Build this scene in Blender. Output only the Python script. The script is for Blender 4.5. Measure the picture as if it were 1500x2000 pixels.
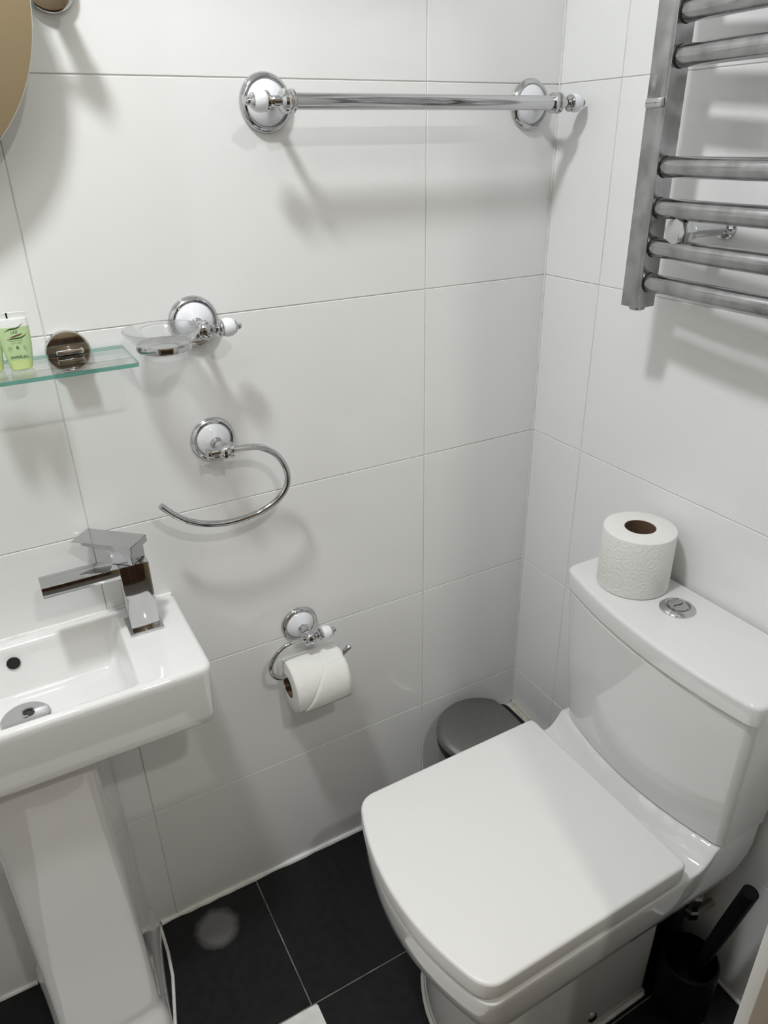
import bpy, bmesh, math, random
from mathutils import Vector, Matrix
random.seed(4)
S = bpy.context.scene
for o in list(bpy.data.objects): bpy.data.objects.remove(o)
COL = S.collection
PI = math.pi

# ------------------------------------------------------------------ camera
CAM = Vector((-0.9286, -1.0648, 1.4174)); YAW, PITCH, ROLL = 0.5012, 0.4694, -0.0207
fwd = Vector((math.sin(YAW)*math.cos(PITCH), math.cos(YAW)*math.cos(PITCH), -math.sin(PITCH)))
rt = Vector((math.cos(YAW), -math.sin(YAW), 0)); up = rt.cross(fwd)
rt, up = rt*math.cos(ROLL)+up*math.sin(ROLL), -rt*math.sin(ROLL)+up*math.cos(ROLL)
cd = bpy.data.cameras.new('camera'); cam = bpy.data.objects.new('camera', cd); COL.objects.link(cam)
cam.matrix_world = Matrix(((rt.x, up.x, -fwd.x, CAM.x), (rt.y, up.y, -fwd.y, CAM.y), (rt.z, up.z, -fwd.z, CAM.z), (0, 0, 0, 1)))
cd.sensor_fit = 'HORIZONTAL'; cd.sensor_width = 36; cd.lens = 1422.6/1500*36; cd.clip_start = 0.02
S.camera = cam

# ------------------------------------------------------------------ world, exposure
w = bpy.data.worlds.new('world'); S.world = w; w.use_nodes = True
w.node_tree.nodes['Background'].inputs[0].default_value = (0.9, 0.95, 1, 1)
w.node_tree.nodes['Background'].inputs[1].default_value = 0.05
S.view_settings.view_transform = 'Standard'; S.view_settings.look = 'None'
S.view_settings.gamma = 1; S.view_settings.use_curve_mapping = False
S.view_settings.exposure = -0.12
CEIL = 2.40
# lamps in the ceiling: x, y, watts, radius of the lens, colour
LAMPS = [(-1.03, -0.53, 14.2, 0.075, (.975, 1.0, 1.03)),
         (-0.62, -1.68, 9.5, 0.045, (1.0, 0.97, 0.92))]  # unseen fill lamp, added to brighten the hall and the door face

# ------------------------------------------------------------------ materials
def mat(name, col, rough=.4, metal=0, spec=.5, **kw):
    m = bpy.data.materials.new(name); m.use_nodes = True
    b = m.node_tree.nodes['Principled BSDF']
    b.inputs['Base Color'].default_value = (*col, 1); b.inputs['Roughness'].default_value = rough
    b.inputs['Metallic'].default_value = metal; b.inputs['Specular IOR Level'].default_value = spec
    for k, v in kw.items(): b.inputs[k.replace('_', ' ')].default_value = v
    return m
def nd(m, t, **kw):
    n = m.node_tree.nodes.new(t)
    for k, v in kw.items(): setattr(n, k, v)
    return n
def noise_col(m, scale, c0, c1, lo=.35, hi=.65, detail=4, rough=None, bump=None, stretch=None):
    """procedural colour variation (and optional roughness variation / bump) in object space"""
    nt = m.node_tree; b = nt.nodes['Principled BSDF']
    tc = nd(m, 'ShaderNodeTexCoord'); mp = nd(m, 'ShaderNodeMapping'); n = nd(m, 'ShaderNodeTexNoise')
    if stretch: mp.inputs['Scale'].default_value = stretch
    n.inputs['Scale'].default_value = scale; n.inputs['Detail'].default_value = detail
    nt.links.new(tc.outputs['Object'], mp.inputs[0]); nt.links.new(mp.outputs[0], n.inputs['Vector'])
    r = nd(m, 'ShaderNodeValToRGB'); r.color_ramp.elements[0].position = lo; r.color_ramp.elements[1].position = hi
    r.color_ramp.elements[0].color = (*c0, 1); r.color_ramp.elements[1].color = (*c1, 1)
    nt.links.new(n.outputs[0], r.inputs[0]); nt.links.new(r.outputs[0], b.inputs['Base Color'])
    if rough:
        mr = nd(m, 'ShaderNodeMapRange'); mr.inputs['To Min'].default_value = rough[0]; mr.inputs['To Max'].default_value = rough[1]
        nt.links.new(n.outputs[0], mr.inputs[0]); nt.links.new(mr.outputs[0], b.inputs['Roughness'])
    if bump:
        bp = nd(m, 'ShaderNodeBump'); bp.inputs['Strength'].default_value = bump[0]; bp.inputs['Distance'].default_value = bump[1]
        nt.links.new(n.outputs[0], bp.inputs['Height']); nt.links.new(bp.outputs[0], b.inputs['Normal'])
    return m
TILE = mat('white glazed wall tile', (.87, .875, .865), .07, spec=.5)
noise_col(TILE, 3, (.885, .888, .88), (.90, .903, .895), bump=(.10, .0006))
GROUT = noise_col(mat('pale grey grout', (.72, .72, .70), .8), 25, (.66, .66, .64), (.78, .78, .76))
SILIC = noise_col(mat('white silicone', (.8, .8, .78), .45), 30, (.74, .73, .69), (.86, .86, .84), .3, .5)
FLOORT = noise_col(mat('black slate effect floor tile', (.012, .012, .013), .42, spec=.28), 60, (.006, .006, .007), (.011, .011, .012), rough=(.34, .5), bump=(.25, .0006))
FGROUT = noise_col(mat('floor grout', (.20, .19, .17), .85), 30, (.12, .11, .10), (.28, .26, .23))
CERAM = mat('white vitreous china', (.83, .83, .82), .05, spec=.6, Coat_Weight=.5, Coat_Roughness=.03)
SEATM = mat('white thermoset seat plastic', (.84, .835, .82), .32, spec=.4)
PORC = mat('white porcelain inset', (.86, .88, .91), .08, spec=.6)
CHROME = noise_col(mat('chrome', (.55, .55, .56), .06, 1), 8, (.53, .53, .54), (.59, .59, .60), rough=(.04, .09))
RADCH = noise_col(mat('dulled chrome of the towel rail', (.38, .38, .38), .15, 1), 34, (.31, .31, .305), (.45, .455, .46), .3, .6, rough=(.14, .24))
STEEL = noise_col(mat('brushed grey steel lid', (.28, .28, .27), .35, 1), 60, (.26, .26, .25), (.30, .30, .29), rough=(.33, .38), stretch=(1, 8, 1))
STEELB = mat('steel body', (.35, .35, .35), .3, 1)
BLACKP = mat('black plastic', (.008, .008, .010), .4, spec=.25)
BRUSHP = noise_col(mat('matt black brush plastic', (.004, .004, .006), .5, spec=.15), 20, (.003, .003, .004), (.006, .006, .009))
PAPER = noise_col(mat('white tissue paper', (.86, .855, .82), .9, spec=.15), 28, (.855, .85, .815), (.865, .86, .825), bump=(.35, .003))
def emboss(m):
    nt = m.node_tree; b = nt.nodes['Principled BSDF']; tc = nd(m, 'ShaderNodeTexCoord')
    n = nd(m, 'ShaderNodeTexNoise'); n.inputs['Scale'].default_value = 38; n.inputs['Detail'].default_value = 2; n.inputs['Distortion'].default_value = 1.2
    v = nd(m, 'ShaderNodeTexVoronoi', feature='F1'); v.inputs['Scale'].default_value = 60
    r = nd(m, 'ShaderNodeMath', operation='SINE'); k_ = nd(m, 'ShaderNodeMath', operation='MULTIPLY'); k_.inputs[1].default_value = 17
    ad = nd(m, 'ShaderNodeMath', operation='ADD'); bp = nd(m, 'ShaderNodeBump'); bp.inputs['Strength'].default_value = .2; bp.inputs['Distance'].default_value = .0013
    nt.links.new(tc.outputs['Object'], n.inputs['Vector'])
    nt.links.new(tc.outputs['Object'], v.inputs['Vector'])
    nt.links.new(v.outputs[0], k_.inputs[0]); nt.links.new(k_.outputs[0], r.inputs[0]); nt.links.new(r.outputs[0], ad.inputs[0]); nt.links.new(n.outputs[0], ad.inputs[1])
    nt.links.new(ad.outputs[0], bp.inputs['Height']); nt.links.new(bp.outputs[0], b.inputs['Normal'])
EMBOSS = mat('embossed tissue paper', (.86, .855, .82), .9, spec=.15); emboss(EMBOSS)
CARD = noise_col(mat('brown cardboard core', (.12, .075, .045), .85), 60, (.10, .06, .035), (.16, .10, .06))
MIRROR = mat('mirror glass', (.86, .86, .84), .01, 1)
MBACK = mat('mirror backing', (.25, .25, .24), .5)
MEDGE = mat('polished mirror edge', (.75, .8, .75), .15)
CREAM = noise_col(mat('cream painted wood', (.84, .83, .78), .5), 12, (.82, .81, .76), (.86, .85, .80))
LEDGE = noise_col(mat('cream stained sealant ledge', (.58, .55, .45), .6), 40, (.42, .38, .28), (.66, .63, .54), .35, .5)
TAN = noise_col(mat('tan painted hall wall', (.49, .40, .26), .8), 2, (.47, .38, .245), (.51, .42, .275))
DARKW = noise_col(mat('dark brown wood', (.10, .05, .025), .45), 6, (.07, .035, .018), (.13, .07, .035), stretch=(1, 1, .1))
CEILM = mat('white ceiling paint', (.87, .87, .86), .9)
EMIT = bpy.data.materials.new('lit lamp lens'); EMIT.use_nodes = True
EMIT.node_tree.nodes['Principled BSDF'].inputs['Emission Color'].default_value = (1, .98, .94, 1)
EMIT.node_tree.nodes['Principled BSDF'].inputs['Emission Strength'].default_value = 14
VALVE = mat('dull brass and chrome fitting', (.45, .43, .40), .2, 1)
DARK = mat('dark hole', (.01, .008, .007), .6)
RUST = noise_col(mat('rust stained weld', (.08, .05, .035), .7), 120, (.02, .018, .016), (.09, .055, .035), .45, .8)
def thin_glass(name, tint, refl=.9):
    m = bpy.data.materials.new(name); m.use_nodes = True; nt = m.node_tree; nt.nodes.clear()
    o = nd(m, 'ShaderNodeOutputMaterial'); mx = nd(m, 'ShaderNodeMixShader'); t = nd(m, 'ShaderNodeBsdfTransparent'); g = nd(m, 'ShaderNodeBsdfGlossy')
    t.inputs[0].default_value = (*tint, 1); g.inputs['Roughness'].default_value = .02; g.inputs[0].default_value = (refl, refl, refl, 1)
    f = nd(m, 'ShaderNodeFresnel'); g_ = nd(m, 'ShaderNodeNewGeometry'); r_ = nd(m, 'ShaderNodeMapRange')
    r_.inputs['To Min'].default_value = 1.5; r_.inputs['To Max'].default_value = 1/1.5      # same reflectance seen from either side of the pane
    nt.links.new(g_.outputs['Backfacing'], r_.inputs[0]); nt.links.new(r_.outputs[0], f.inputs[0])
    nt.links.new(f.outputs[0], mx.inputs[0]); nt.links.new(t.outputs[0], mx.inputs[1]); nt.links.new(g.outputs[0], mx.inputs[2]); nt.links.new(mx.outputs[0], o.inputs[0])
    return m
GLASSTOP = thin_glass('clear float glass', (.965, .985, .975))
GLASSEDGE = mat('green glass edge', (.16, .42, .35), .08, spec=.6, Transmission_Weight=.3)
DISHG = mat('clear moulded glass', (1, 1, 1), .0, Transmission_Weight=1.0, IOR=1.42)
_mx = nd(DISHG, 'ShaderNodeMixShader'); _tr = nd(DISHG, 'ShaderNodeBsdfTransparent'); _nt = DISHG.node_tree
_tr.inputs[0].default_value = (.97, .98, .98, 1); _mx.inputs[0].default_value = .5
_nt.links.new(_tr.outputs[0], _mx.inputs[1]); _nt.links.new(_nt.nodes['Principled BSDF'].outputs[0], _mx.inputs[2]); _nt.links.new(_mx.outputs[0], _nt.nodes['Material Output'].inputs[0])
GEL = mat('pale green shower gel', (.66, .84, .48), .15, Transmission_Weight=.35, IOR=1.2)
GELB = mat('yellow green gel at the bottom', (.78, .92, .42), .15, Transmission_Weight=.35, IOR=1.2)
CRIMP = mat('clear crimped plastic', (.85, .87, .85), .2)
INKG = mat('dark green ink', (.05, .09, .04), .5)
INKR = mat('dark red ink', (.18, .05, .04), .5)
INKL = mat('faint green ink', (.25, .36, .22), .5)
def patch_mat():  # mixes a pale, ragged round patch into the tile colour
    m = FLOORT.copy(); m.name = 'black floor tile with pale round patch'; nt = m.node_tree; b = nt.nodes['Principled BSDF']
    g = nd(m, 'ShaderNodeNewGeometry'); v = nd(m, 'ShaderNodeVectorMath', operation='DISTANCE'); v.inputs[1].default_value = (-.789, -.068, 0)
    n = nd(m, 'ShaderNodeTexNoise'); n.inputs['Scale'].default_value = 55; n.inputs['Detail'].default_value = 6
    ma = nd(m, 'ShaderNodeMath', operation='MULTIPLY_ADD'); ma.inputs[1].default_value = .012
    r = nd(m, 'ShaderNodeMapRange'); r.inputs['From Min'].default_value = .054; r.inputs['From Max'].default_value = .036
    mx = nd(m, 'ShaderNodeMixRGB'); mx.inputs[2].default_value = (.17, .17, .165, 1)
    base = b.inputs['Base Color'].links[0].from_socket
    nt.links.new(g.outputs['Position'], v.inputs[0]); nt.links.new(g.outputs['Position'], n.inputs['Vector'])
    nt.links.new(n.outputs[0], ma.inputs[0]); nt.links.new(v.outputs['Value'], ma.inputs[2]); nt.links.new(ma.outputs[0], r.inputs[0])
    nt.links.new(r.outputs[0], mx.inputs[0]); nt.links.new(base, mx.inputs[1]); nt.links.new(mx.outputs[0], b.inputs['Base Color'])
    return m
PATCHT = patch_mat()

# ------------------------------------------------------------------ object helpers
def link(o, parent=None):
    COL.objects.link(o)
    if parent: o.parent = parent
    return o
def mesh(name, bm, m, parent=None, angle=32, smooth=True, at=None):
    """bm is in world coordinates; parents sit at an unrotated location"""
    bmesh.ops.recalc_face_normals(bm, faces=bm.faces)
    me = bpy.data.meshes.new(name); 
    off = Vector(parent_loc(parent)) if parent else Vector(at or (0, 0, 0))
    if off.length: bmesh.ops.translate(bm, verts=bm.verts, vec=-off)
    bm.to_mesh(me); bm.free()
    for x in (m if isinstance(m, list) else [m]): me.materials.append(x)
    if smooth:
        for p in me.polygons: p.use_smooth = True
        me.set_sharp_from_angle(angle=math.radians(angle))
    o = bpy.data.objects.new(name, me); link(o, parent)
    if not parent: o.location = off
    return o
def parent_loc(p):
    l = Vector((0, 0, 0))
    while p is not None:
        l += p.location; p = p.parent
    return l
def empty(name, loc, label, cat, group=None):
    o = bpy.data.objects.new(name, None); o.location = loc; o.empty_display_size = .02; link(o); return tag(o, label, cat, group)
def tag(o, label, cat=None, group=None):
    o['label'] = label
    if cat: o['category'] = cat
    if group: o['group'] = group
    return o
def struct(o): o['kind'] = 'structure'; return o
def box(bm, a, b, bev=0, seg=2, mi=0):
    a, b = Vector(a), Vector(b); n = len(bm.verts)
    r = bmesh.ops.create_cube(bm, size=1); vs = r['verts']
    for v in vs: v.co = Vector(((a[i]+b[i])/2+v.co[i]*(b[i]-a[i]) for i in range(3)))
    fs = {f for v in vs for f in v.link_faces}
    for f in fs: f.material_index = mi
    if bev:
        es = {e for v in vs for e in v.link_edges}
        bmesh.ops.bevel(bm, geom=list(es), offset=bev, segments=seg, profile=.5, affect='EDGES')
    return vs
def frame_for(d):
    d = d.normalized(); t = Vector((0, 0, 1)) if abs(d.z) < .9 else Vector((1, 0, 0))
    a = d.cross(t).normalized(); return d, a, d.cross(a).normalized()
def lathe(bm, o, d, prof, n=36, mi=0, caps=True):
    """prof: list of (radius, height along d)"""
    o = Vector(o); d, a, b = frame_for(Vector(d)); rings = []
    for r, h in prof:
        c = o+d*h
        if r < 1e-6: rings.append([bm.verts.new(c)])
        else: rings.append([bm.verts.new(c+a*(r*math.cos(2*PI*i/n))+b*(r*math.sin(2*PI*i/n))) for i in range(n)])
    for p, q in zip(rings, rings[1:]):
        for i in range(n):
            j = (i+1) % n
            if len(p) == 1 and len(q) == 1: continue
            if len(p) == 1: f = bm.faces.new((p[0], q[i], q[j]))
            elif len(q) == 1: f = bm.faces.new((p[i], q[0], p[j]))
            else: f = bm.faces.new((p[i], q[i], q[j], p[j]))
            f.material_index = mi
    if caps:
        for r in (rings[0], rings[-1]):
            if len(r) > 1: f = bm.faces.new(r); f.material_index = mi
def spline(pts, k=8):
    P = [Vector(p) for p in pts]; P = [P[0]*2-P[1]]+P+[P[-1]*2-P[-2]]; out = []
    for i in range(1, len(P)-2):
        for s in range(k):
            t = s/k; a, b, c, d = P[i-1:i+3]
            out.append(.5*((2*b)+(c-a)*t+(2*a-5*b+4*c-d)*t*t+(3*b-a-3*c+d)*t**3))
    out.append(P[-2]); return out
def sweep(bm, path, r, n=16, mi=0):
    path = [Vector(p) for p in path]; rings = []; ref = None
    for i, p in enumerate(path):
        t = (path[min(i+1, len(path)-1)]-path[max(i-1, 0)]).normalized()
        if ref is None: ref = frame_for(t)[1]
        a = (ref-t*ref.dot(t)).normalized(); b = t.cross(a); ref = a
        rr = r(i/(len(path)-1)) if callable(r) else r
        rings.append([bm.verts.new(p+a*(rr*math.cos(2*PI*k/n))+b*(rr*math.sin(2*PI*k/n))) for k in range(n)])
    for p, q in zip(rings, rings[1:]):
        for i in range(n): bm.faces.new((p[i], q[i], q[(i+1) % n], p[(i+1) % n])).material_index = mi
    bm.faces.new(rings[0]).material_index = mi; bm.faces.new(rings[-1]).material_index = mi
def quad(c, rad, bows=(0, 0, 0, 0), K=6, M=10):
    """filleted four-cornered outline with bowed edges; always the same point count"""
    c = [Vector((x, y)) for x, y in c]
    if not isinstance(rad, (tuple, list)): rad = (rad,)*4
    def edge(i, t):
        a, b = c[i], c[(i+1) % 4]; d = (b-a); nrm = Vector((d.y, -d.x)).normalized()
        return a+d*t+nrm*(bows[i]*4*t*(1-t))
    area = sum(c[i].x*c[(i+1) % 4].y-c[(i+1) % 4].x*c[i].y for i in range(4)); assert area > 0
    out = []
    for i in range(4):
        Lp = (c[i]-c[i-1]).length; Ln = (c[(i+1) % 4]-c[i]).length
        tp, tn = rad[i]/Lp, rad[i]/Ln
        a, b = edge((i-1) % 4, 1-tp), edge(i, tn)
        for k in range(K+1):
            t = k/K; out.append(a*(1-t)**2+c[i]*2*t*(1-t)+b*t*t) if rad[i] > 0 else out.append(c[i]+(b-a)*1e-6*k)
        t1 = 1-rad[(i+1) % 4]/Ln
        for k in range(1, M): out.append(edge(i, tn+(t1-tn)*k/M))
    return out
def inset(o, d):
    n = len(o); r = []
    for i in range(n):
        t = (o[(i+1) % n]-o[i-1])
        t = t.normalized() if t.length > 1e-9 else Vector((1, 0))
        r.append(o[i]+Vector((-t.y, t.x))*d)
    return r
def loft(bm, secs, cap0=True, cap1=True, mi=0):
    """secs: (outline, z); z may be a function of (x, y)"""
    R = [[bm.verts.new((p.x, p.y, z(p.x, p.y) if callable(z) else z)) for p in o] for o, z in secs]
    n = len(R[0])
    for a, b in zip(R, R[1:]):
        for i in range(n): bm.faces.new((a[i], a[(i+1) % n], b[(i+1) % n], b[i])).material_index = mi
    for f, r, z in ((cap0, R[0], secs[0]), (cap1, R[-1], secs[-1])):
        if f:
            c = Vector((0, 0, 0))
            for v in r: c += v.co/n
            cv = bm.verts.new(c)
            for i in range(n): bm.faces.new((r[i], r[(i+1) % n], cv)).material_index = mi
def slab(bm, o, z0, z1, r0, r1, k=4, mi=0):
    s = []
    for i in range(k+1):
        a = PI/2*i/k; s.append((inset(o, r0*(1-math.sin(a))), z0+r0*(1-math.cos(a))))
    for i in range(k+1):
        a = PI/2*i/k; s.append((inset(o, r1*(1-math.cos(a))), z1-r1*(1-math.sin(a))))
    loft(bm, s, mi=mi)
def BM(): return bmesh.new()

# ------------------------------------------------------------------ room shell
XL, YN, YH = -1.95, -0.85, -2.35          # left wall, doorway wall, hall end wall
RW = .297; TT = .0022; J = .0008
tilecache = {}
def tile(parent, axis, u0, u1, z0, z1, at, m, jit=.0002):
    """one wall tile: axis 'y' lies on plane y=at (room side -y), 'x' on x=at (room side -x), 'f' on the floor"""
    w_, h_ = round(u1-u0-2*J, 4), round(z1-z0-2*J, 4)
    key = (axis, w_, h_, m.name)
    if key not in tilecache:
        bm = BM()
        if axis == 'y': box(bm, (-w_/2, 0, -h_/2), (w_/2, TT, h_/2), .0007, 1)
        elif axis == 'x': box(bm, (0, -w_/2, -h_/2), (TT, w_/2, h_/2), .0007, 1)
        elif axis == 'X': box(bm, (-TT, -w_/2, -h_/2), (0, w_/2, h_/2), .0012, 1)
        else: box(bm, (-w_/2, -h_/2, -TT), (w_/2, h_/2, 0), .001, 1)
        me = bpy.data.meshes.new('tile'); bm.to_mesh(me); bm.free(); me.materials.append(m); tilecache[key] = me
    o = bpy.data.objects.new('tile', tilecache[key]); link(o, parent)
    uc, zc = (u0+u1)/2, (z0+z1)/2; j = random.uniform(-jit, 0)
    o.location = {'y': (uc, at-j, zc), 'x': (at-j, uc, zc), 'X': (at+j, uc, zc), 'f': (uc, zc, at+j*.5)}[axis]
    return o
def plain(name, a, b, m):
    bm = BM(); box(bm, a, b); return struct(mesh(name, bm, m, smooth=False))
rows = [0, .297, .597, .897, 1.197, 1.497, 1.797, 2.097, CEIL]
wb = plain('wall_back', (XL-.1, TT*.7, -.05), (.1, .1, CEIL), GROUT)
for z0, z1 in zip(rows, rows[1:]):
    cols = [XL, -1.447, -.852, -.257, 0]
    for a, b in zip(cols, cols[1:]): tile(wb, 'y', a, b, z0, z1, 0, TILE)
wr = plain('wall_right', (TT*.7, YN-.04, -.05), (.1, TT*.7, CEIL), GROUT)
for z0, z1 in zip(rows, rows[1:]):
    for a, b in zip([YN, -.737, -.137], [-.737, -.137, 0]): tile(wr, 'x', a, b, z0, z1, 0, TILE)
wl = plain('wall_left', (XL-.1, YN-.04, -.05), (XL-TT*.7, TT*.7, CEIL), GROUT)
for z0, z1 in zip(rows, rows[1:]):
    for a, b in zip([YN, -.6], [-.6, 0]): tile(wl, 'X', a, b, z0, z1, XL, TILE)
fl = plain('floor', (XL, YH, -.06), (.0, .0, -TT*.35), FGROUT)
fr = [0, -.300, -.598, -.85, -1.15]
for k, (y1, y0) in enumerate(zip(fr, fr[1:])):
    xs = [XL, -1.88, -1.281, -.683, -.088, 0] if k != 1 else [XL, -1.58, -.98, -.383, 0]
    for a, b in zip(xs, xs[1:]):
        tile(fl, 'f', a, b, y0, y1, 0, PATCHT if (k == 0 and a < -.7 and b > -.7) else FLOORT)
plain('ceiling', (XL-.1, YH-.1, CEIL), (.1, .1, CEIL+.05), CEILM)
# doorway wall behind the toilet: cream end panel seen at the lower right, opening where the camera stands
plain('wall_near', (XL-.1, YN-.12, 0), (-1.45, YN, CEIL), CREAM)
plain('trim_1', (-1.45, YN-.12, 2.05), (0, YN, CEIL), CREAM)
bm = BM(); box(bm, (-.400, -.8635, 0), (0, YN, 2.05), .0015, 2); box(bm, (-.330, -.8655, .12), (-.06, -.863, 1.96), .001, 1)
struct(mesh('door_1', bm, CREAM))
plain('wall_hall_right', (.0, YH, -.05), (.1, YN-.04, CEIL), TAN)
plain('wall_hall_left', (XL-.1, YH, -.05), (XL, YN-.12, CEIL), TAN)
plain('wall_hall_end', (XL-.1, YH-.1, -.05), (.1, YH, CEIL), TAN)
# dark panelled lower part of the hall wall (only seen mirrored in the chrome)
pn = plain('trim_2', (XL, YH, 0), (0, YH+.02, 1.22), DARKW)
for i in range(6):
    bm = BM(); x0 = XL+.04+i*.32; box(bm, (x0, YH+.02, .1), (x0+.27, YH+.03, 1.14), .004, 1); mesh('panel', bm, DARKW, pn)

# silicone beads between walls and floor
def bead(name, pts, r, m=SILIC, jit=.25):
    P = []
    for a, b in zip(pts, pts[1:]):
        a, b = Vector(a), Vector(b); k = max(2, int((b-a).length/.02))
        P += [a+(b-a)*i/k for i in range(k)]
    P.append(Vector(pts[-1])); N = len(P); rr = [r*(1+random.uniform(-jit, jit)) for _ in range(N)]
    bm = BM(); sweep(bm, P, lambda t: rr[min(N-1, int(round(t*(N-1))))], 8)
    return struct(mesh(name, bm, m))
bead('trim_3', [(XL, -.001, .001), (-1.12, -.001, .001)], .0058)
bead('trim_4', [(-.885, -.001, .001), (-.003, -.001, .001)], .0058)
bead('trim_8', [(-.0012, -.0012, .20), (-.0012, -.0012, CEIL-.01)], .0016, SILIC, .1)
bead('trim_5', [(-.001, -.26, .001), (-.001, -.84, .001)], .004)
bm = BM(); box(bm, (-.026, -.24, 0), (-.0003, -.0003, .192), .004, 2)
tr6 = struct(mesh('trim_6', bm, LEDGE)); tr6['label'] = 'small cream stained ledge in the corner behind the bin'
bead('trim_7', [(-.001, -.003, .193), (-.001, -.24, .193)], .003, LEDGE)

# ------------------------------------------------------------------ downlights
for i, (x, y, wt, r, c) in enumerate(LAMPS):
    t = empty('ceiling_light', (x, y, CEIL), ['round recessed ceiling downlight above the basin', 'unseen fill lamp added in the hall ceiling'][i], 'light')
    bm = BM(); lathe(bm, (x, y, CEIL-.001), (0, 0, -1), [(r+.001, 0), (r+.012, 0), (r+.012, .003), (r+.004, .006), (r+.001, .002)], 40, caps=False); mesh('bezel', bm, CHROME, t)
    bm = BM(); lathe(bm, (x, y, CEIL-.0015), (0, 0, -1), [(0, 0), (r, 0), (r, .001), (0, .001)], 32, caps=False); mesh('lens', bm, EMIT, t)
    ld = bpy.data.lights.new('downlight', 'AREA'); ld.shape = 'DISK'; ld.size = r*2; ld.energy = wt; ld.color = c
    lo = bpy.data.objects.new('lamp', ld); link(lo, t); lo.location = (0, 0, -.006)

# ------------------------------------------------------------------ toilet
T = empty('toilet', (-.35, -.455, 0), 'white close coupled square toilet with closed lid in the corner', 'toilet')
YB0, YB1 = -.2780, -.6380                     # the two sides of the pan
def pan_outline(xr, xf, bow, y0=YB0, y1=YB1, rf=.022, rr=.01):
    # counter-clockwise: rear right, rear left, front left, front right (seen with x towards the wall)
    return quad([(xr, y1), (xr, y0), (xf, y0), (xf, y1)], (rr, rr, rf, rf), (0, 0, bow, 0), 6, 110)
bm = BM()
A = []
for z, xr, xf, bow, g, rf in [(.004, -.14, -.455, .052, .052, .03), (.15, -.138, -.452, .052, .052, .03), (.290, -.138, -.452, .052, .052, .03),
                              (.300, -.128, -.47, .048, .036, .03), (.306, -.11, -.515, .042, .016, .03), (.316, -.07, -.535, .042, .007, .03), (.335, -.035, -.546, .041, .003, .022),
                              (.360, -.020, -.550, .041, .001, .020), (.385, -.013, -.551, .041, 0, .018)]:
    A.append((pan_outline(xr, xf, bow, YB0-g, YB1+g, rf), z))
YC, YW = (YB0+YB1)/2, .3510
def deck(x, y):   # flat under the seat, a hollow rising to the lip that carries the cistern
    t = min(1, max(0, (-.2905-y)/YW)); xr = -.1165-.027*4*t*(1-t)
    d = (xr-x)/.036
    return .4318 if d <= 0 else (.4005+.0313*(1-min(1, d))**2.0)
for g, dz in ((0, -.0035), (.0004, -.0016), (.0015, -.0004), (.0030, 0)):
    o = inset(pan_outline(-.012, -.551, .041, YB0, YB1, .018), g)
    A.append((o, (lambda q: lambda x, y: deck(x, y)+q)(dz)))
for f in [1-(k+1)/26 for k in range(26)]:
    A.append(([Vector((p.x, YC+(p.y-YC)*f)) for p in o], deck))
loft(bm, A, True, False)
bmesh.ops.remove_doubles(bm, verts=bm.verts, dist=1e-5)
mesh('pan', bm, CERAM, T, 40)
bm = BM()
so = quad([(-.192, -.634), (-.192, -.279), (-.553, -.279), (-.553, -.634)], (.012, .012, .03, .03), (0, 0, .040, 0))
slab(bm, inset(so, .003), .4025, .4095, .002, .002, 3)
for s in (-.36, -.55): lathe(bm, (-.200, s-.02, .4075), (0, 1, 0), [(.0, 0), (.0055, 0), (.0055, .04), (0, .04)], 16)
mesh('seat', bm, SEATM, T, 40)
bm = BM(); lo_ = quad([(-.185, -.637), (-.185, -.2745), (-.5545, -.2765), (-.5545, -.6365)], (.012, .012, .026, .026), (0, 0, .040, 0), 8, 16)
slab(bm, lo_, .4102, .4415, .0015, .0055, 5)
mesh('lid', bm, SEATM, T, 40)
# cistern
bm = BM(); C = []
for z, f in [(.4335, 0), (.436, 0), (.45, .02), (.56, .5), (.66, .85), (.712, 1), (.7185, 1)]:
    L = lambda a, b: a+(b-a)*f
    o = quad([(-.012, L(-.641, -.662)), (-.012, L(-.290, -.272)), (L(-.112, -.128), L(-.290, -.272)), (L(-.114, -.155), L(-.641, -.662))], (.006, .006, .012, .012), (0, 0, L(.027, .026), 0), 6, 18)
    C.append((inset(o, .004) if z == .4335 else (inset(o, .006) if z == .7185 else o), z))
loft(bm, C); cis = mesh('cistern', bm, CERAM, T, 40)
bm = BM(); co = quad([(-.006, -.668), (-.006, -.266), (-.131, -.266), (-.163, -.668)], (.012, .012, .016, .016), (0, 0, .025, 0), 8, 18)
slab(bm, co, .7215, .7555, .002, .007, 5); mesh('cistern_lid', bm, CERAM, T, 40)
bc = (-.071, -.453)
bm = BM(); lathe(bm, (*bc, .755), (0, 0, 1), [(.0275, 0), (.0275, .002), (.024, .0055), (.0195, .0075), (.0175, .0060), (.0170, .0045), (0, .0045)], 48)
fb = mesh('flush_button', bm, CHROME, T)
def half(sgn):
    b = BM(); pts = []
    for i in range(25): a = PI*i/24; pts.append(Vector((math.cos(a)*.0160, math.sin(a)*.0160)))
    for i in range(1, 12): u = 1-2*i/12; pts.append(Vector((-u*.0160*-1*-1, .0045*math.sin(u*PI)+.0006)))
    ang = math.radians(25)+(PI if sgn < 0 else 0); ca, sa = math.cos(ang), math.sin(ang)
    o = [Vector((bc[0]+p.x*ca-p.y*sa, bc[1]+p.x*sa+p.y*ca)) for p in pts]
    lo = [b.verts.new((p.x, p.y, .7585)) for p in o]; hi = [b.verts.new((bc[0]+(p.x-bc[0])*.95, bc[1]+(p.y-bc[1])*.95, .7625+sgn*.0006)) for p in o]
    n = len(o)
    for i in range(n): b.faces.new((lo[i], lo[(i+1) % n], hi[(i+1) % n], hi[i]))
    b.faces.new(hi); return b
for s in (1, -1): mesh('button_half', half(s), CHROME, fb)
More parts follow.
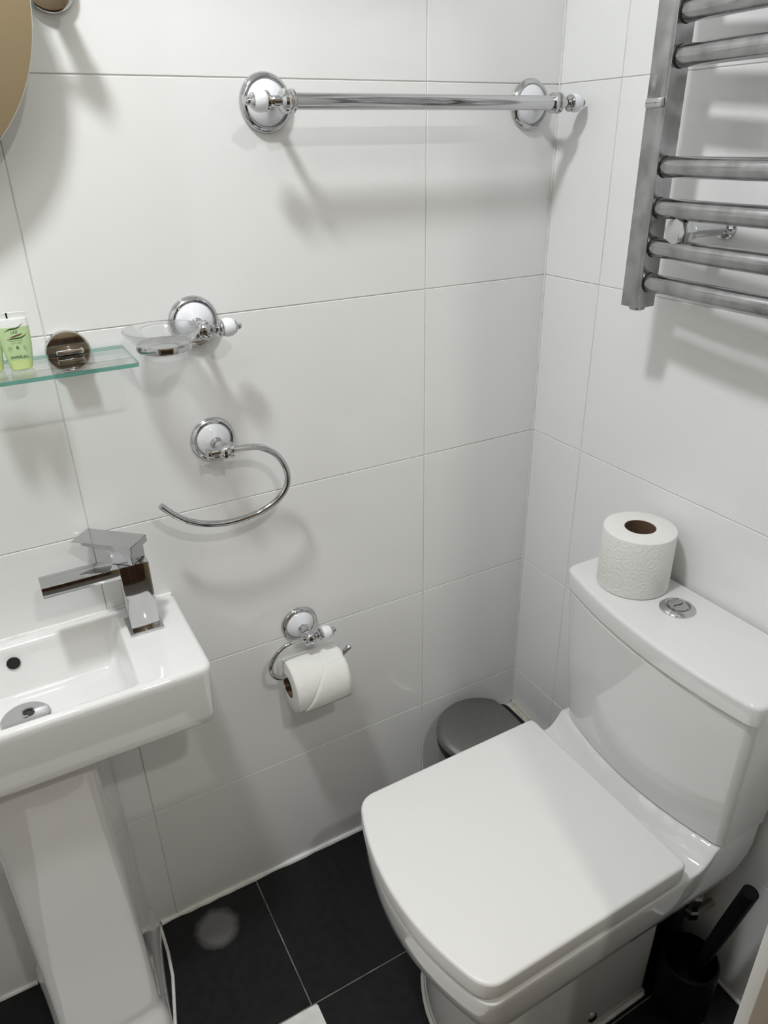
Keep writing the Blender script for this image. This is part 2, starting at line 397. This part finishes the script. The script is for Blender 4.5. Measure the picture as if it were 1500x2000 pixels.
bm = BM(); lathe(bm, (-.271, -.585, .042), (0, -1, 0), [(.0105, 0), (.0105, .003), (.008, .005), (.0065, .0045), (0, .004)], 24)
mesh('bolt_cap', bm, [CHROME], T)
bm = BM(); fo = quad([(-.138, -.588), (-.138, -.328), (-.457, -.328), (-.457, -.588)], (.008, .008, .03, .03), (0, 0, .052, 0))
loft(bm, [(inset(fo, -.004), .0), (inset(fo, -.0035), .0035), (inset(fo, .001), .007), (inset(fo, .003), .004)], False, False)
mesh('sealant', bm, SILIC, T)

# ------------------------------------------------------------------ basin and pedestal
W = empty('washbasin', (-1.0, -.10, .66), 'white rectangular ceramic washbasin on a pedestal', 'washbasin')
bm = BM()
outer = quad([(-.748, -.222), (-.748, -.001), (-1.252, -.001), (-1.252, -.222)], (.022, .012, .012, .022), (.0, 0, 0, .0), 8, 14)
inner = quad([(-.850, -.206), (-.846, -.026), (-1.150, -.026), (-1.150, -.206)], (.010,)*4, (0,)*4, 8, 14)
secs = [(inset(outer, .05), .6585), (inset(outer, .012), .6580), (inset(outer, .006), .6592), (inset(outer, .0035), .663), (inset(outer, .002), .675), (outer, .745), (outer, .752), (inset(outer, .0015), .7565), (inset(outer, .005), .7590), (inset(outer, .008), .7597),
        (inset(inner, -.0055), .7598), (inset(inner, -.003), .7591), (inset(inner, -.001), .7568), (inset(inner, .001), .752)]
def ib(xr, yf, yb): return quad([(-xr, yf), (-xr, yb), (-2+xr, yb), (-2+xr, yf)], (.014,)*4, (0,)*4, 8, 14)
secs += [(ib(.8535, -.204, -.032), .735), (ib(.857, -.200, -.045), .705), (ib(.861, -.197, -.051), .694), (ib(.869, -.190, -.060), .6885), (ib(.885, -.178, -.072), .6865), (ib(.95, -.14, -.10), .684)]
loft(bm, secs); mesh('bowl', bm, CERAM, W, 50)
bm = BM(); lathe(bm, (-.999, -.104, .6835), (0, 0, 1), [(.034, 0), (.034, .003), (.0315, .0050), (0, .0058)], 48); dr = mesh('drain_cover', bm, CHROME, W)
bm = BM(); lathe(bm, (-.999, -.104, .689), (0, 0, 1), [(.004, 0), (.004, .0012), (0, .0014)], 16); mesh('screw', bm, CHROME, dr)
bm = BM(); lathe(bm, (-.998, -.0335, .7365), (0, -1, .25), [(.0085, 0), (.0095, .0018), (.0085, .0032), (.0075, .0030), (.0070, .0022), (0, .0022)], 28, mi=0)
mesh('overflow_rim', bm, [DARK], W)
bm = BM()
def ped(d, k=0):   # plan of the pedestal, wider against the wall, fluted towards the front
    return [Vector(p) for p in k]
P_ = []
for z, s, fy, fl_ in [(.002, 1.12, -.222, 0), (.035, 1.10, -.216, 0), (.05, 1.04, -.206, 0), (.07, 1.0, -.200, 0), (.3, .985, -.188, 0), (.5, .97, -.180, 0), (.657, .97, -.178, 0)]:
    wb_, wf = .104*s if s > 1.02 else .100, .0785*s
    P_.append((quad([(-1.003+wf, fy), (-1.003+wb_, -.001), (-1.003-wb_, -.001), (-1.003-wf, fy)], (.018, .001, .001, .018), (-.004, 0, -.004, .006), 8, 12), z))
loft(bm, P_); mesh('pedestal', bm, CERAM, W, 50)
bm = BM(); box(bm, (-.899, -.028, .055), (-.893, -.0015, .70), .002, 1)
bead_o = [(-.748, -.002, .7575), (-1.252, -.002, .7575)]
bm.free(); bm = BM(); sweep(bm, [Vector((-.751-.498*i/40, -.001, .7580+random.uniform(-.0004, .0004))) for i in range(41)], .0034, 8)
mesh('sealant', bm, SILIC, W); bm = BM()
sweep(bm, [(-.889, -.003, .0015), (-.889, -.07, .0015), (-.893, -.12, .0015), (-.912, -.21, .0015), (-.93, -.226, .0015)], .0032, 8)
mesh('sealant', bm, SILIC, W)

# tap: square chrome monobloc
X0, X1, Y0, Y1 = -.8310, -.7895, -.0900, -.0500
tp = empty('basin_tap', ((X0+X1)/2, (Y0+Y1)/2, .7598), 'square chrome mixer tap on the right end of the washbasin', 'tap')
bm = BM(); box(bm, (X0-.0045, Y0-.0050, .7598), (X1+.0045, Y1+.0050, .7655), .0012, 2); mesh('base_plate', bm, CHROME, tp)
bm = BM(); box(bm, (X0, Y0, .7655), (X1, Y1, .877), .0008, 2); mesh('body', bm, CHROME, tp)
bm = BM(); box(bm, (-.936, Y0-.0004, .860), (X0-.0002, Y1-.004, .8772), .0008, 2); mesh('spout', bm, CHROME, tp)
def rbox(bm, c, a, lx, ly, z0, z1, bev, off=0):
    vs = box(bm, (off-lx, -ly/2, z0), (off, ly/2, z1), 0)
    R_ = Matrix.Rotation(a, 4, 'Z')
    for v in vs: v.co = R_ @ v.co + Vector((c[0], c[1], 0))
    bmesh.ops.bevel(bm, geom=list({e for v in vs for e in v.link_edges}), offset=bev, segments=2, affect='EDGES')
la = math.atan2(-.0655, .071)                   # direction of the lever, seen from above
rc = (-.797, -.084)
bm = BM(); rbox(bm, rc, la, .0975, .0430, .8985, .9100, .0008)
for v in bm.verts:                              # underside thins out to the free end
    d = (v.co.x-rc[0])*math.cos(la)+(v.co.y-rc[1])*math.sin(la)
    if v.co.z < .905 and d < -.05: v.co.z += .0080
lv = mesh('lever', bm, CHROME, tp)
bm = BM(); rbox(bm, rc, la, .034, .034, .8775, .8988, .0008, -.005); mesh('neck', bm, CHROME, lv)

# ------------------------------------------------------------------ wall accessories: shared look
def rosette(t, x, z, r=.0365):
    bm = BM(); lathe(bm, (x, 0, z), (0, -1, 0), [(r*.95, .0003), (r, .002), (r*.985, .0045), (r*.93, .0075), (r*.86, .0090), (r*.80, .0085), (r*.77, .0065)], 56, caps=False)
    ring = mesh('rim', bm, CHROME, t)
    bm = BM(); lathe(bm, (x, 0, z), (0, -1, 0), [(r*.775, .0055), (r*.76, .0075), (r*.68, .0105), (r*.5, .0140), (r*.3, .0170), (r*.14, .0195), (0, .020)], 56, caps=False)
    mesh('ceramic_disc', bm, PORC, t)
def stem(t, x, z, d):
    bm = BM(); lathe(bm, (x, 0, z), (0, -1, 0), [(.0, .0165), (.0072, .0168), (.0092, .020), (.0078, .0235), (.0062, .026), (.0058, d-.018), (.0062, d-.012), (.0085, d-.004), (.0088, d), (.004, d+.008), (0, d+.010)], 28)
    mesh('stem', bm, CHROME, t)
def hub(t, x, y, z, s, L=.026, r=.0135):
    """turned collar on the axis s (+1/-1 along x) that carries bar or wire on its -s side"""
    bm = BM(); h = L/2
    lathe(bm, (x-s*h, y, z), (s, 0, 0), [(0, 0), (r*.86, 0), (r*.98, .0015), (r*.98, .0045), (r*.84, .006), (r*.86, .008), (r*1.02, .012), (r*.98, .016), (r*.75, .0195), (r*.5, .0215), (r*.42, L), (0, L)], 32)
    mesh('collar', bm, CHROME, t)
    return x+s*h
def finial(t, x, y, z, s):
    bm = BM(); lathe(bm, (x, y, z), (s, 0, 0), [(.0068, -.001), (.0052, .002), (.0068, .004), (.0108, .0052), (.0122, .0068), (.0118, .009)], 32, caps=False)
    lathe(bm, (x+s*.0260, y, z), (s, 0, 0), [(.0098, -.001), (.0098, .001), (.0082, .0035), (.0050, .0055), (.0048, .0065), (.0056, .008), (.0038, .0105), (0, .0112)], 32, caps=False)
    f = mesh('finial', bm, CHROME, t)
    bm = BM(); lathe(bm, (x+s*.008, y, z), (s, 0, 0), [(.0098, 0), (.0118, .0022), (.0130, .006), (.0132, .010), (.0124, .0145), (.0106, .0178), (.0098, .018)], 32)
    mesh('ceramic_bead', bm, PORC, f)

# towel bar
t = empty('towel_bar', (-.289, 0, 1.467), 'long chrome towel bar with two round white and chrome wall plates', 'towel rail')
D = .070
for x, s in ((-.516, -1), (-.062, 1)):
    rosette(t, x, 1.468, .0370); stem(t, x, 1.468, D)
    e = hub(t, x+s*.002, -D, 1.467, s, .030, .0145); finial(t, e, -D, 1.467, s)
bm = BM(); lathe(bm, (-.503, -D, 1.467), (1, 0, 0), [(0, 0), (.0100, 0), (.0100, .428), (0, .428)], 32); mesh('bar', bm, CHROME, t)

# soap dish
DX, DZ, DD = -.6515, 1.190, .056
t = empty('soap_dish_holder', (-.6515, 0, 1.192), 'chrome soap dish holder with white round wall plate above the towel ring', 'soap dish')
rosette(t, -.653, 1.192); stem(t, -.653, 1.1915, DD)
e = hub(t, DX, -DD, DZ, 1, .028, .0135); finial(t, e, -DD, DZ, 1)
RC = (-.7130, -.064, 1.178)
bm = BM(); lathe(bm, RC, (0, 0, 1), [(.0345, -.0045), (.0362, -.0045), (.0372, 0), (.0362, .0045), (.0345, .0045), (.0340, 0), (.0345, -.0045)], 56, caps=False)
sweep(bm, [(-.678, -.060, 1.180), (-.670, -.058, 1.1845), (-.662, -DD, 1.189)], .0055, 14); mesh('ring', bm, CHROME, t)
bm = BM(); g = RC
prof = [(0, -.018), (.026, -.018), (.0285, -.0165), (.0285, -.006), (.0330, .001), (.042, .009), (.050, .0185), (.0525, .0225), (.0515, .0240), (.0485, .0215), (.040, .0115), (.030, .003), (.024, -.002), (.0235, -.009), (0, -.010)]
lathe(bm, g, (0, 0, 1), prof, 72, caps=False); gd = mesh('glass_dish', bm, DISHG, None, at=(g[0], g[1], g[2]-.018))
tag(gd, 'clear round glass dish resting in the chrome ring beside the shelf', 'glass dish')

# towel ring
t = empty('towel_ring', (-.648, 0, 1.010), 'open chrome towel ring hanging from a round white wall plate', 'towel ring')
rosette(t, -.648, 1.0105, .0350); stem(t, -.648, 1.0100, .055)
e = hub(t, -.651, -.055, 1.0085, -1, .034, .0128)
bm = BM(); lathe(bm, (-.667, -.055, 1.0085), (-1, 0, 0), [(.0052, -.003), (.0052, .001), (.0090, .0035), (.0090, .0065), (.006, .0068), (0, .0055)], 28, caps=False); mesh('end_cap', bm, CHROME, t)
ringp = [(-.640, 1.0078), (-.613, 1.0065), (-.589, 1.0015), (-.566, .985), (-.5535, .963), (-.550, .941), (-.556, .922), (-.573, .9055), (-.600, .894), (-.630, .889), (-.660, .8895), (-.690, .896), (-.715, .9075), (-.735, .923), (-.7525, .943)]
bm = BM(); sweep(bm, spline([(x, -.055, z) for x, z in ringp], 7), .0050, 18); mesh('ring', bm, CHROME, t)

# toilet roll holder
t = empty('toilet_roll_holder', (-.532, 0, .618), 'chrome wire toilet roll holder with white round wall plate', 'toilet roll holder')
rosette(t, -.532, .6185, .0355); stem(t, -.532, .6185, .055)
e = hub(t, -.532, -.055, .6195, 1, .026, .0128); finial(t, e, -.055, .6195, 1)
wire = [(-.540, .6205), (-.560, .6215), (-.582, .6185), (-.602, .604), (-.6125, .583), (-.608, .563), (-.592, .552), (-.565, .5500), (-.53, .5500), (-.495, .5510), (-.476, .557), (-.463, .5650), (-.456, .5705)]
bm = BM(); sweep(bm, spline([(x, -.055, z) for x, z in wire], 7), .0044, 16); lathe(bm, (-.4585, -.055, .5685), (1, 0, .8), [(0, -.004), (.0045, -.002), (.0055, .001), (.0045, .0045), (0, .0060)], 20); mesh('wire_arm', bm, CHROME, t)
def roll(name, c, axis, r, rc_, L, label, m, lift=None):
    ax = Vector(axis); base = Vector(c)-ax*L/2
    t = empty(name, base if abs(ax.z) > .5 else Vector(c), label, 'toilet paper')
    bm = BM(); pf = [(rc_+.0012, 0), (r-.003, 0), (r-.0008, .001), (r, .003), (r, L-.003), (r-.0008, L-.001), (r-.003, L), (rc_+.0012, L)]
    lathe(bm, base, ax, pf+[pf[0]], 72, caps=False)
    bm.normal_update()
    for f in bm.faces:
        if abs(f.normal.dot(ax)) > .6: f.material_index = 1
    mesh('paper', bm, [m, PAPER], t)
    bm = BM(); lathe(bm, base, ax, [(rc_, .0005), (rc_+.0012, .0005), (rc_+.0012, L-.0005), (rc_, L-.0005), (rc_, .0005)], 48, caps=False); mesh('cardboard_core', bm, CARD, t)
    return t
rr_, RCx = .0500, (-.5335, -.0575, .5315)
t = roll('toilet_roll', RCx, (1, 0, 0), rr_, .0215, .104, 'started toilet roll with folded end hanging on the wall holder', PAPER)
# loose outer sheet with a diagonal fold
bm = BM(); grid = []
NU, NV = 18, 30
for i in range(NV+1):
    a = math.radians(118-150*i/NV); row = []
    for j in range(NU+1):
        u = j/NU; rad = rr_+.0014+(.0035*max(0, (i/NV-.8)/.2)**2)+.0007*math.sin(5*u+3*i/NV)
        x = RCx[0]-.052+.1045*u+(.0015*math.sin(i*.9) if j == NU else 0)
        row.append(bm.verts.new((x, RCx[1]-rad*math.cos(a), RCx[2]+rad*math.sin(a))))
    grid.append(row)
for i in range(NV):
    for j in range(NU): bm.faces.new((grid[i][j], grid[i][j+1], grid[i+1][j+1], grid[i+1][j]))
# folded triangle: from low left to upper right, one layer proud
tri = []
for i in range(13):
    f = i/12; a = math.radians(-34+92*f); row = []
    for j in range(9):
        u0 = .02+.56*f; u = u0+(1.0-u0)*j/8; rad = rr_+.0020+.0022*(1-f)+.0030*(1-f)**3+.0010*math.sin(4*u+2*f)*(1-f)
        row.append(bm.verts.new((RCx[0]-.045+.098*u, RCx[1]-rad*math.cos(a), RCx[2]+rad*math.sin(a))))
    tri.append(row)
for i in range(12):
    for j in range(8): bm.faces.new((tri[i][j], tri[i][j+1], tri[i+1][j+1], tri[i+1][j]))
ls = mesh('loose_sheet', bm, PAPER, t, 60); sm = ls.modifiers.new('thickness', 'SOLIDIFY'); sm.thickness = .0006
roll('toilet_roll', (-.0735, -.3600, .7560+.0515), (0, 0, 1), .0575, .0235, .103, 'full embossed toilet roll standing upright on the toilet cistern', EMBOSS)

# ------------------------------------------------------------------ glass shelf, tubes
SZ = 1.172
t = empty('glass_shelf', (-1.0, 0, SZ), 'clear glass shelf with green front edge and round chrome mounts', 'shelf')
bm = BM(); o = quad([(-.7585, -.118), (-.7585, -.010), (-1.2415, -.010), (-1.2415, -.118)], (.006, .003, .003, .006), (0,)*4, 4, 6)
loft(bm, [(inset(o, .0004), SZ-.003), (o, SZ-.0026), (o, SZ+.0026), (inset(o, .0004), SZ+.003)])
for f in bm.faces: f.material_index = 0 if abs(f.normal.z) > .5 else 1
bm.normal_update()
for f in bm.faces: f.material_index = 0 if abs(f.normal.z) > .6 else 1
mesh('glass_plate', bm, [GLASSTOP, GLASSEDGE], t)
for x in (-.828, -1.172):
    bm = BM(); lathe(bm, (x, 0, SZ+.001), (0, -1, 0), [(.0290, .0003), (.0290, .008), (.0280, .0095), (.0262, .0100), (0, .0100)], 56, caps=False); mo = mesh('mount', bm, CHROME, t)
    bm = BM(); box(bm, (x-.0175, -.032, SZ+.0032), (x+.0175, -.009, SZ+.0095), .0022, 2); box(bm, (x-.0175, -.032, SZ-.0095), (x+.0175, -.009, SZ-.0032), .0022, 2); mesh('clamp', bm, CHROME, mo)
def to_mesh_text(s, size, name, m, parent, fn):
    cu = bpy.data.curves.new(name, 'FONT'); cu.body = s; cu.size = size; cu.align_x = 'CENTER'; cu.extrude = .00005
    o = bpy.data.objects.new('t', cu); COL.objects.link(o); bpy.context.view_layer.update()
    me = bpy.data.meshes.new_from_object(o); bpy.data.objects.remove(o)
    off = parent_loc(parent)
    for v in me.vertices: v.co = Vector(fn(v.co.x, v.co.y, v.co.z))-off
    me.materials.clear(); me.materials.append(m); n = bpy.data.objects.new(name, me); link(n, parent); return n
def tube(x, y, label, top_w=.036):
    zb = SZ+.003; H = .0685
    t = empty('toiletry_tube', (x, y, zb), label, 'toiletry tube', 'small green gel tubes on the glass shelf')
    def sec(f):    # bottom is a round-cornered oval, the top is a flat crimp
        w_ = .0122+(top_w/2-.0122)*f**.8+.002*math.sin(PI*f); d = .0095*(1-f)**.55+.0006
        return [Vector((x+w_*math.copysign(abs(math.cos(a))**.8, math.cos(a)), y+d*math.copysign(abs(math.sin(a))**.9, math.sin(a)))) for a in [2*PI*k/48 for k in range(48)]]
    bm = BM(); loft(bm, [(inset(sec(0), .002), zb)]+[(sec(f), zb+H*f) for f in (.02, .08, .14, .18)]); mesh('gel_base', bm, GELB, t)
    bm = BM(); loft(bm, [(sec(f), zb+H*f) for f in (.18, .3, .45, .6, .75)]); mesh('tube_body', bm, GEL, t)
    bm = BM(); loft(bm, [(sec(f), zb+H*f) for f in (.75, .82, .885)]); 
    box(bm, (x-top_w/2, y-.0008, zb+H*.88), (x+top_w/2, y+.0008, zb+H), .0003, 1); mesh('crimp', bm, CRIMP, t)
    def fn(u, v, wz):    # wrap the print on the front face
        f = (v-zb)/H; w_ = .0122+(top_w/2-.0122)*f**.8+.002*math.sin(PI*f); d = .0095*(1-f)**.55+.0006
        c = min(.999, abs(u)/w_)**(1/.8); s_ = math.sqrt(1-c*c)
        return (x+u, y-d*s_**.9-.0004-wz, v)
    def tx(s, size, cz, m): return to_mesh_text(s, size, 'printing', m, t, lambda a, b, c: fn(a, cz+b, c))
    tx('IMPERIAL', .0050, zb+.0145, INKG); tx('D', .0062, zb+.0255, INKL).location.x -= .0085
    tx('&', .0058, zb+.0258, INKG); tx('C', .0062, zb+.0255, INKL).location.x += .0085
    tx('LAZ', .0042, zb+.0445, INKG); tx('shower & bath', .0026, zb+.0355, INKL); tx('hair & body', .0026, zb+.0325, INKL); tx('...........', .0035, zb+.0205, INKL)
    for pts, m in (([(-.011, .0465), (-.004, .0495), (.004, .0502), (.0115, .0550)], INKG), ([(-.007, .0395), (-.001, .0410), (.006, .0425), (.0085, .0440)], INKR), ([(-.010, .0375), (-.002, .0385), (.007, .0390), (.0135, .0425)], INKG)):
        bm = BM(); P = spline([fn(u, zb+v, 0) for u, v in pts], 6); n = len(P)
        for s_ in range(n-1):
            h0, h1 = .0007*math.sin(PI*(s_+.2)/n)+.0001, .0007*math.sin(PI*(s_+1.2)/n)+.0001
            bm.faces.new([bm.verts.new(q) for q in (P[s_]+Vector((0, 0, -h0)), P[s_+1]+Vector((0, 0, -h1)), P[s_+1]+Vector((0, 0, h1)), P[s_]+Vector((0, 0, h0)))])
        mesh('swoosh', bm, m, t)
    bm = BM(); box(bm, (x-.0045, y-.0013, zb+H*.905), (x-.0025, y-.0008, zb+H*1.0), .0001, 1); mesh('hanging_slot', bm, DARK, t)
    return t
tube(-.8905, -.066, 'small pale green gel tube on the shelf, the one nearer the round mount')
tube(-.9235, -.062, 'small pale green gel tube on the shelf, cut by the left edge of the photo')

# ------------------------------------------------------------------ round mirror on pivots
MC = Vector((-1.0, -.060, 1.573)); tilt = math.radians(3)
t = empty('round_mirror', (MC.x, 0, MC.z), 'round frameless mirror on chrome pivots above the glass shelf', 'mirror')
dirm = Vector((0, -math.cos(tilt), -math.sin(tilt)))
bm = BM(); lathe(bm, MC-dirm*.0040, dirm, [(0, 0), (.2040, 0), (.2050, .001), (.2050, .0032)], 128, mi=0, caps=False); lathe(bm, MC-dirm*.0040, dirm, [(.2050, .0032), (.2040, .0040)], 128, mi=0, caps=False)
mesh('edge', bm, MEDGE, t)
bm = BM(); lathe(bm, MC-dirm*.0040, dirm, [(.2040, .0040), (0, .0040)], 128, caps=False); mesh('mirror_plate', bm, MIRROR, t)
for s in (1, -1):
    x = -1.0+s*.232
    bm = BM(); lathe(bm, (x, 0, 1.585), (0, -1, 0), [(.0290, .0003), (.0290, .008), (.0280, .0095), (.0262, .0100), (0, .0100)], 56, caps=False); mo = mesh('mount', bm, CHROME, t)
    bm = BM(); lathe(bm, (x, 0, 1.585), (0, -1, 0), [(.0120, .0095), (.0105, .013), (.0105, .048), (.0135, .052), (.0135, .066), (.010, .070), (0, .071)], 28, caps=False)
    sweep(bm, [(x, -.060, 1.585), (x-s*.012, -.060, 1.585), (x-s*.030, -.060, 1.585)], .0052, 16); mesh('pivot_arm', bm, CHROME, mo)

# ------------------------------------------------------------------ heated towel rail on the right wall
t = empty('heated_towel_rail', (-.085, -.53, 1.20), 'tall chrome ladder heated towel rail on the right wall', 'radiator')
PX0, PX1 = -.102, -.070
YR = (-.2865, -.7735)
for y in YR:
    s = 1 if y > -.5 else -1
    a, b = (y-.033, y) if s > 0 else (y, y+.033)
    bm = BM(); box(bm, (PX0, a, 1.200), (PX1, b, 2.0), .0012, 2); po = mesh('post', bm, RADCH, t)
    bm = BM(); lathe(bm, ((PX0+PX1)/2, (a+b)/2, 1.2), (0, 0, -1), [(.011, -.001), (.011, .004), (.009, .0055), (0, .0055)], 24, caps=False); mesh('end_plug', bm, RADCH, po)
    bm = BM(); box(bm, (PX0-.0050, a+.002, 1.4505), (PX0+.001, b-.002, 1.4625), .0028, 3); mesh('clip', bm, CHROME, po)
    for zz in (1.235, 1.282, 1.332, 1.382, 1.506, 1.553):
        yy = a if s > 0 else b; bm = BM()
        lathe(bm, (-.0875, yy+.0003*s, zz), (0, -s, 0), [(.0138, 0), (.0136, .0006), (.0120, .0012)], 24, caps=False); mesh('weld', bm, RUST, po)
rz = [1.235, 1.282, 1.332, 1.382, 1.506, 1.553, 1.603, 1.653, 1.78, 1.83, 1.88, 1.93]
rail = None
for z in rz:
    if rail is None:
        bm = BM(); P = []
        for i in range(33):
            u = i/32; y = -.3200-(.7400-.3200)*u; P.append(Vector((-.0875-.014*math.sin(PI*u), y, z)))
        P = [P[0]+Vector((.004, .0035, 0))]+P+[P[-1]+Vector((.004, -.0035, 0))]
        sweep(bm, P, lambda v: .0128 if .02 < v < .98 else .0118, 24); rail = mesh('rail', bm, RADCH, t, 40)
    else:
        c = rail.copy(); link(c, t); c.location.z = z-rz[0]
for y, z in ((-.362, 1.306), (-.698, 1.306), (-.362, 1.90), (-.698, 1.90)):
    bm = BM(); lathe(bm, (0, y, z), (-1, 0, 0), [(0, 0), (.0175, 0.0003), (.0175, .003), (.0155, .006), (.0105, .008), (.0105, .066), (.013, .068), (.013, .078), (0, .078)], 32); br = mesh('wall_bracket', bm, CHROME, t)
    bm = BM(); lathe(bm, (-.078, y, z), (-1, 0, 0), [(0, 0), (.0165, 0), (.0175, .002), (.0175, .020), (.0160, .023), (0, .0245)], 8); mesh('bracket_cap', bm, CHROME, br)

# ------------------------------------------------------------------ pedal bin
BX, BY = -.180, -.122
t = empty('pedal_bin', (BX, BY, 0), 'small round pedal bin with grey steel lid between toilet and wall', 'bin')
bm = BM(); lathe(bm, (BX, BY, 0), (0, 0, 1), [(0, .0), (.088, 0), (.091, .004), (.093, .256), (0, .256)], 64); mesh('body', bm, STEELB, t)
bm = BM(); lathe(bm, (BX, BY, 0), (0, 0, 1), [(.090, .252), (.0975, .254), (.0985, .258), (.0985, .271), (.0970, .274), (0, .274)], 64); mesh('rim', bm, BLACKP, t)
bm = BM(); lathe(bm, (BX, BY, 0), (0, 0, 1), [(.0975, .2745), (.100, .276), (.1005, .279), (.0995, .285), (.096, .2890), (.082, .2925), (.05, .2950), (0, .2960)], 72, caps=False)
for v in bm.verts:
    if v.co.x > BX+.074: v.co.x = BX+.074+(v.co.x-BX-.074)*.3
mesh('lid', bm, STEEL, t, 50)
bm = BM(); ho = quad([(BX+.102, BY-.045), (BX+.102, BY+.055), (BX+.06, BY+.06), (BX+.06, BY-.05)], (.02, .02, .003, .003)); slab(bm, ho, .235, .2760, .003, .006, 4); mesh('hinge', bm, BLACKP, t)
bm = BM(); box(bm, (BX-.125, BY-.018, .012), (BX-.085, BY+.018, .020), .003, 2); mesh('pedal', bm, BLACKP, t)

# ------------------------------------------------------------------ toilet brush
HX, HY = -.092, -.628
t = empty('toilet_brush', (HX, HY, 0), 'black toilet brush leaning in its round black holder beside the toilet', 'toilet brush')
bm = BM(); lathe(bm, (HX, HY, 0), (0, 0, 1), [(0, 0), (.046, 0), (.049, .004), (.050, .10), (.0485, .125), (.045, .128), (.044, .125), (.045, .10), (.043, .006), (0, .006)], 48, caps=False); mesh('holder', bm, BRUSHP, t)
bm = BM(); sweep(bm, [Vector((HX+.006, HY+.004, .03)), Vector((-.092, -.645, .13)), Vector((-.091, -.668, .26)), Vector((-.089, -.688, .372))], lambda v: .0060+.0065*min(1, v*1.7), 24); mesh('handle', bm, BRUSHP, t)
bm = BM(); lathe(bm, (HX+.003, HY+.002, .012), (0, 0, 1), [(0, 0), (.028, .004), (.034, .02), (.034, .055), (.026, .075), (.008, .085)], 28); mesh('bristles', bm, BRUSHP, t)

t = empty('waste_pipe', (-.057, -.522, 0), 'black plastic waste pipe in the shade under the back of the toilet', 'pipe')
bm = BM(); sweep(bm, spline([(-.057, -.522, .002), (-.057, -.522, .08), (-.057, -.520, .14), (-.062, -.505, .19), (-.085, -.480, .215), (-.125, -.470, .22)], 6), .050, 28); mesh('bend', bm, BLACKP, t)
bm = BM(); lathe(bm, (-.057, -.522, .001), (0, 0, 1), [(.050, 0), (.0565, 0), (.0565, .045), (.0535, .050), (.050, .050)], 36, caps=False); mesh('collar', bm, BLACKP, t)

# isolation valve under the cistern side
t = empty('isolation_valve', (-.055, -.590, .17), 'small chrome isolation valve and pipe under the toilet behind the brush', 'valve')
bm = BM(); sweep(bm, spline([(0, -.590, .165), (-.03, -.590, .165), (-.052, -.590, .172), (-.056, -.590, .20), (-.056, -.590, .30)], 6), .0075, 16); mesh('pipe', bm, VALVE, t)
bm = BM(); lathe(bm, (-.056, -.590, .172), (0, 0, 1), [(0, -.004), (.012, -.004), (.013, 0), (.013, .012), (.0095, .016), (.0095, .032), (.0135, .036), (.0135, .05), (.009, .054), (0, .054)], 6); mesh('nut', bm, VALVE, t)

# ------------------------------------------------------------------ paper bath mat on the floor
bm = BM(); o = quad([(-.6735, -.86), (-.6735, -.3035), (-1.17, -.3035), (-1.17, -.86)], (.003,)*4, (0,)*4, 3, 14)
hz = lambda x, y: .0020+.0016*abs(math.sin(x*60+y*20))*max(0, 1-min(abs(x+.6735), abs(y+.3035))/.02)
loft(bm, [(o, .0006), (o, hz), (inset(o, .006), lambda x, y: .0016)]); m_ = mesh('bath_mat', bm, noise_col(mat('white paper mat', (.82, .82, .80), .85), 40, (.78, .78, .76), (.86, .86, .84), bump=(.4, .001)), at=(-.92, -.58, 0))
tag(m_, 'white paper bath mat on the black floor, only its corner in view', 'bath mat')
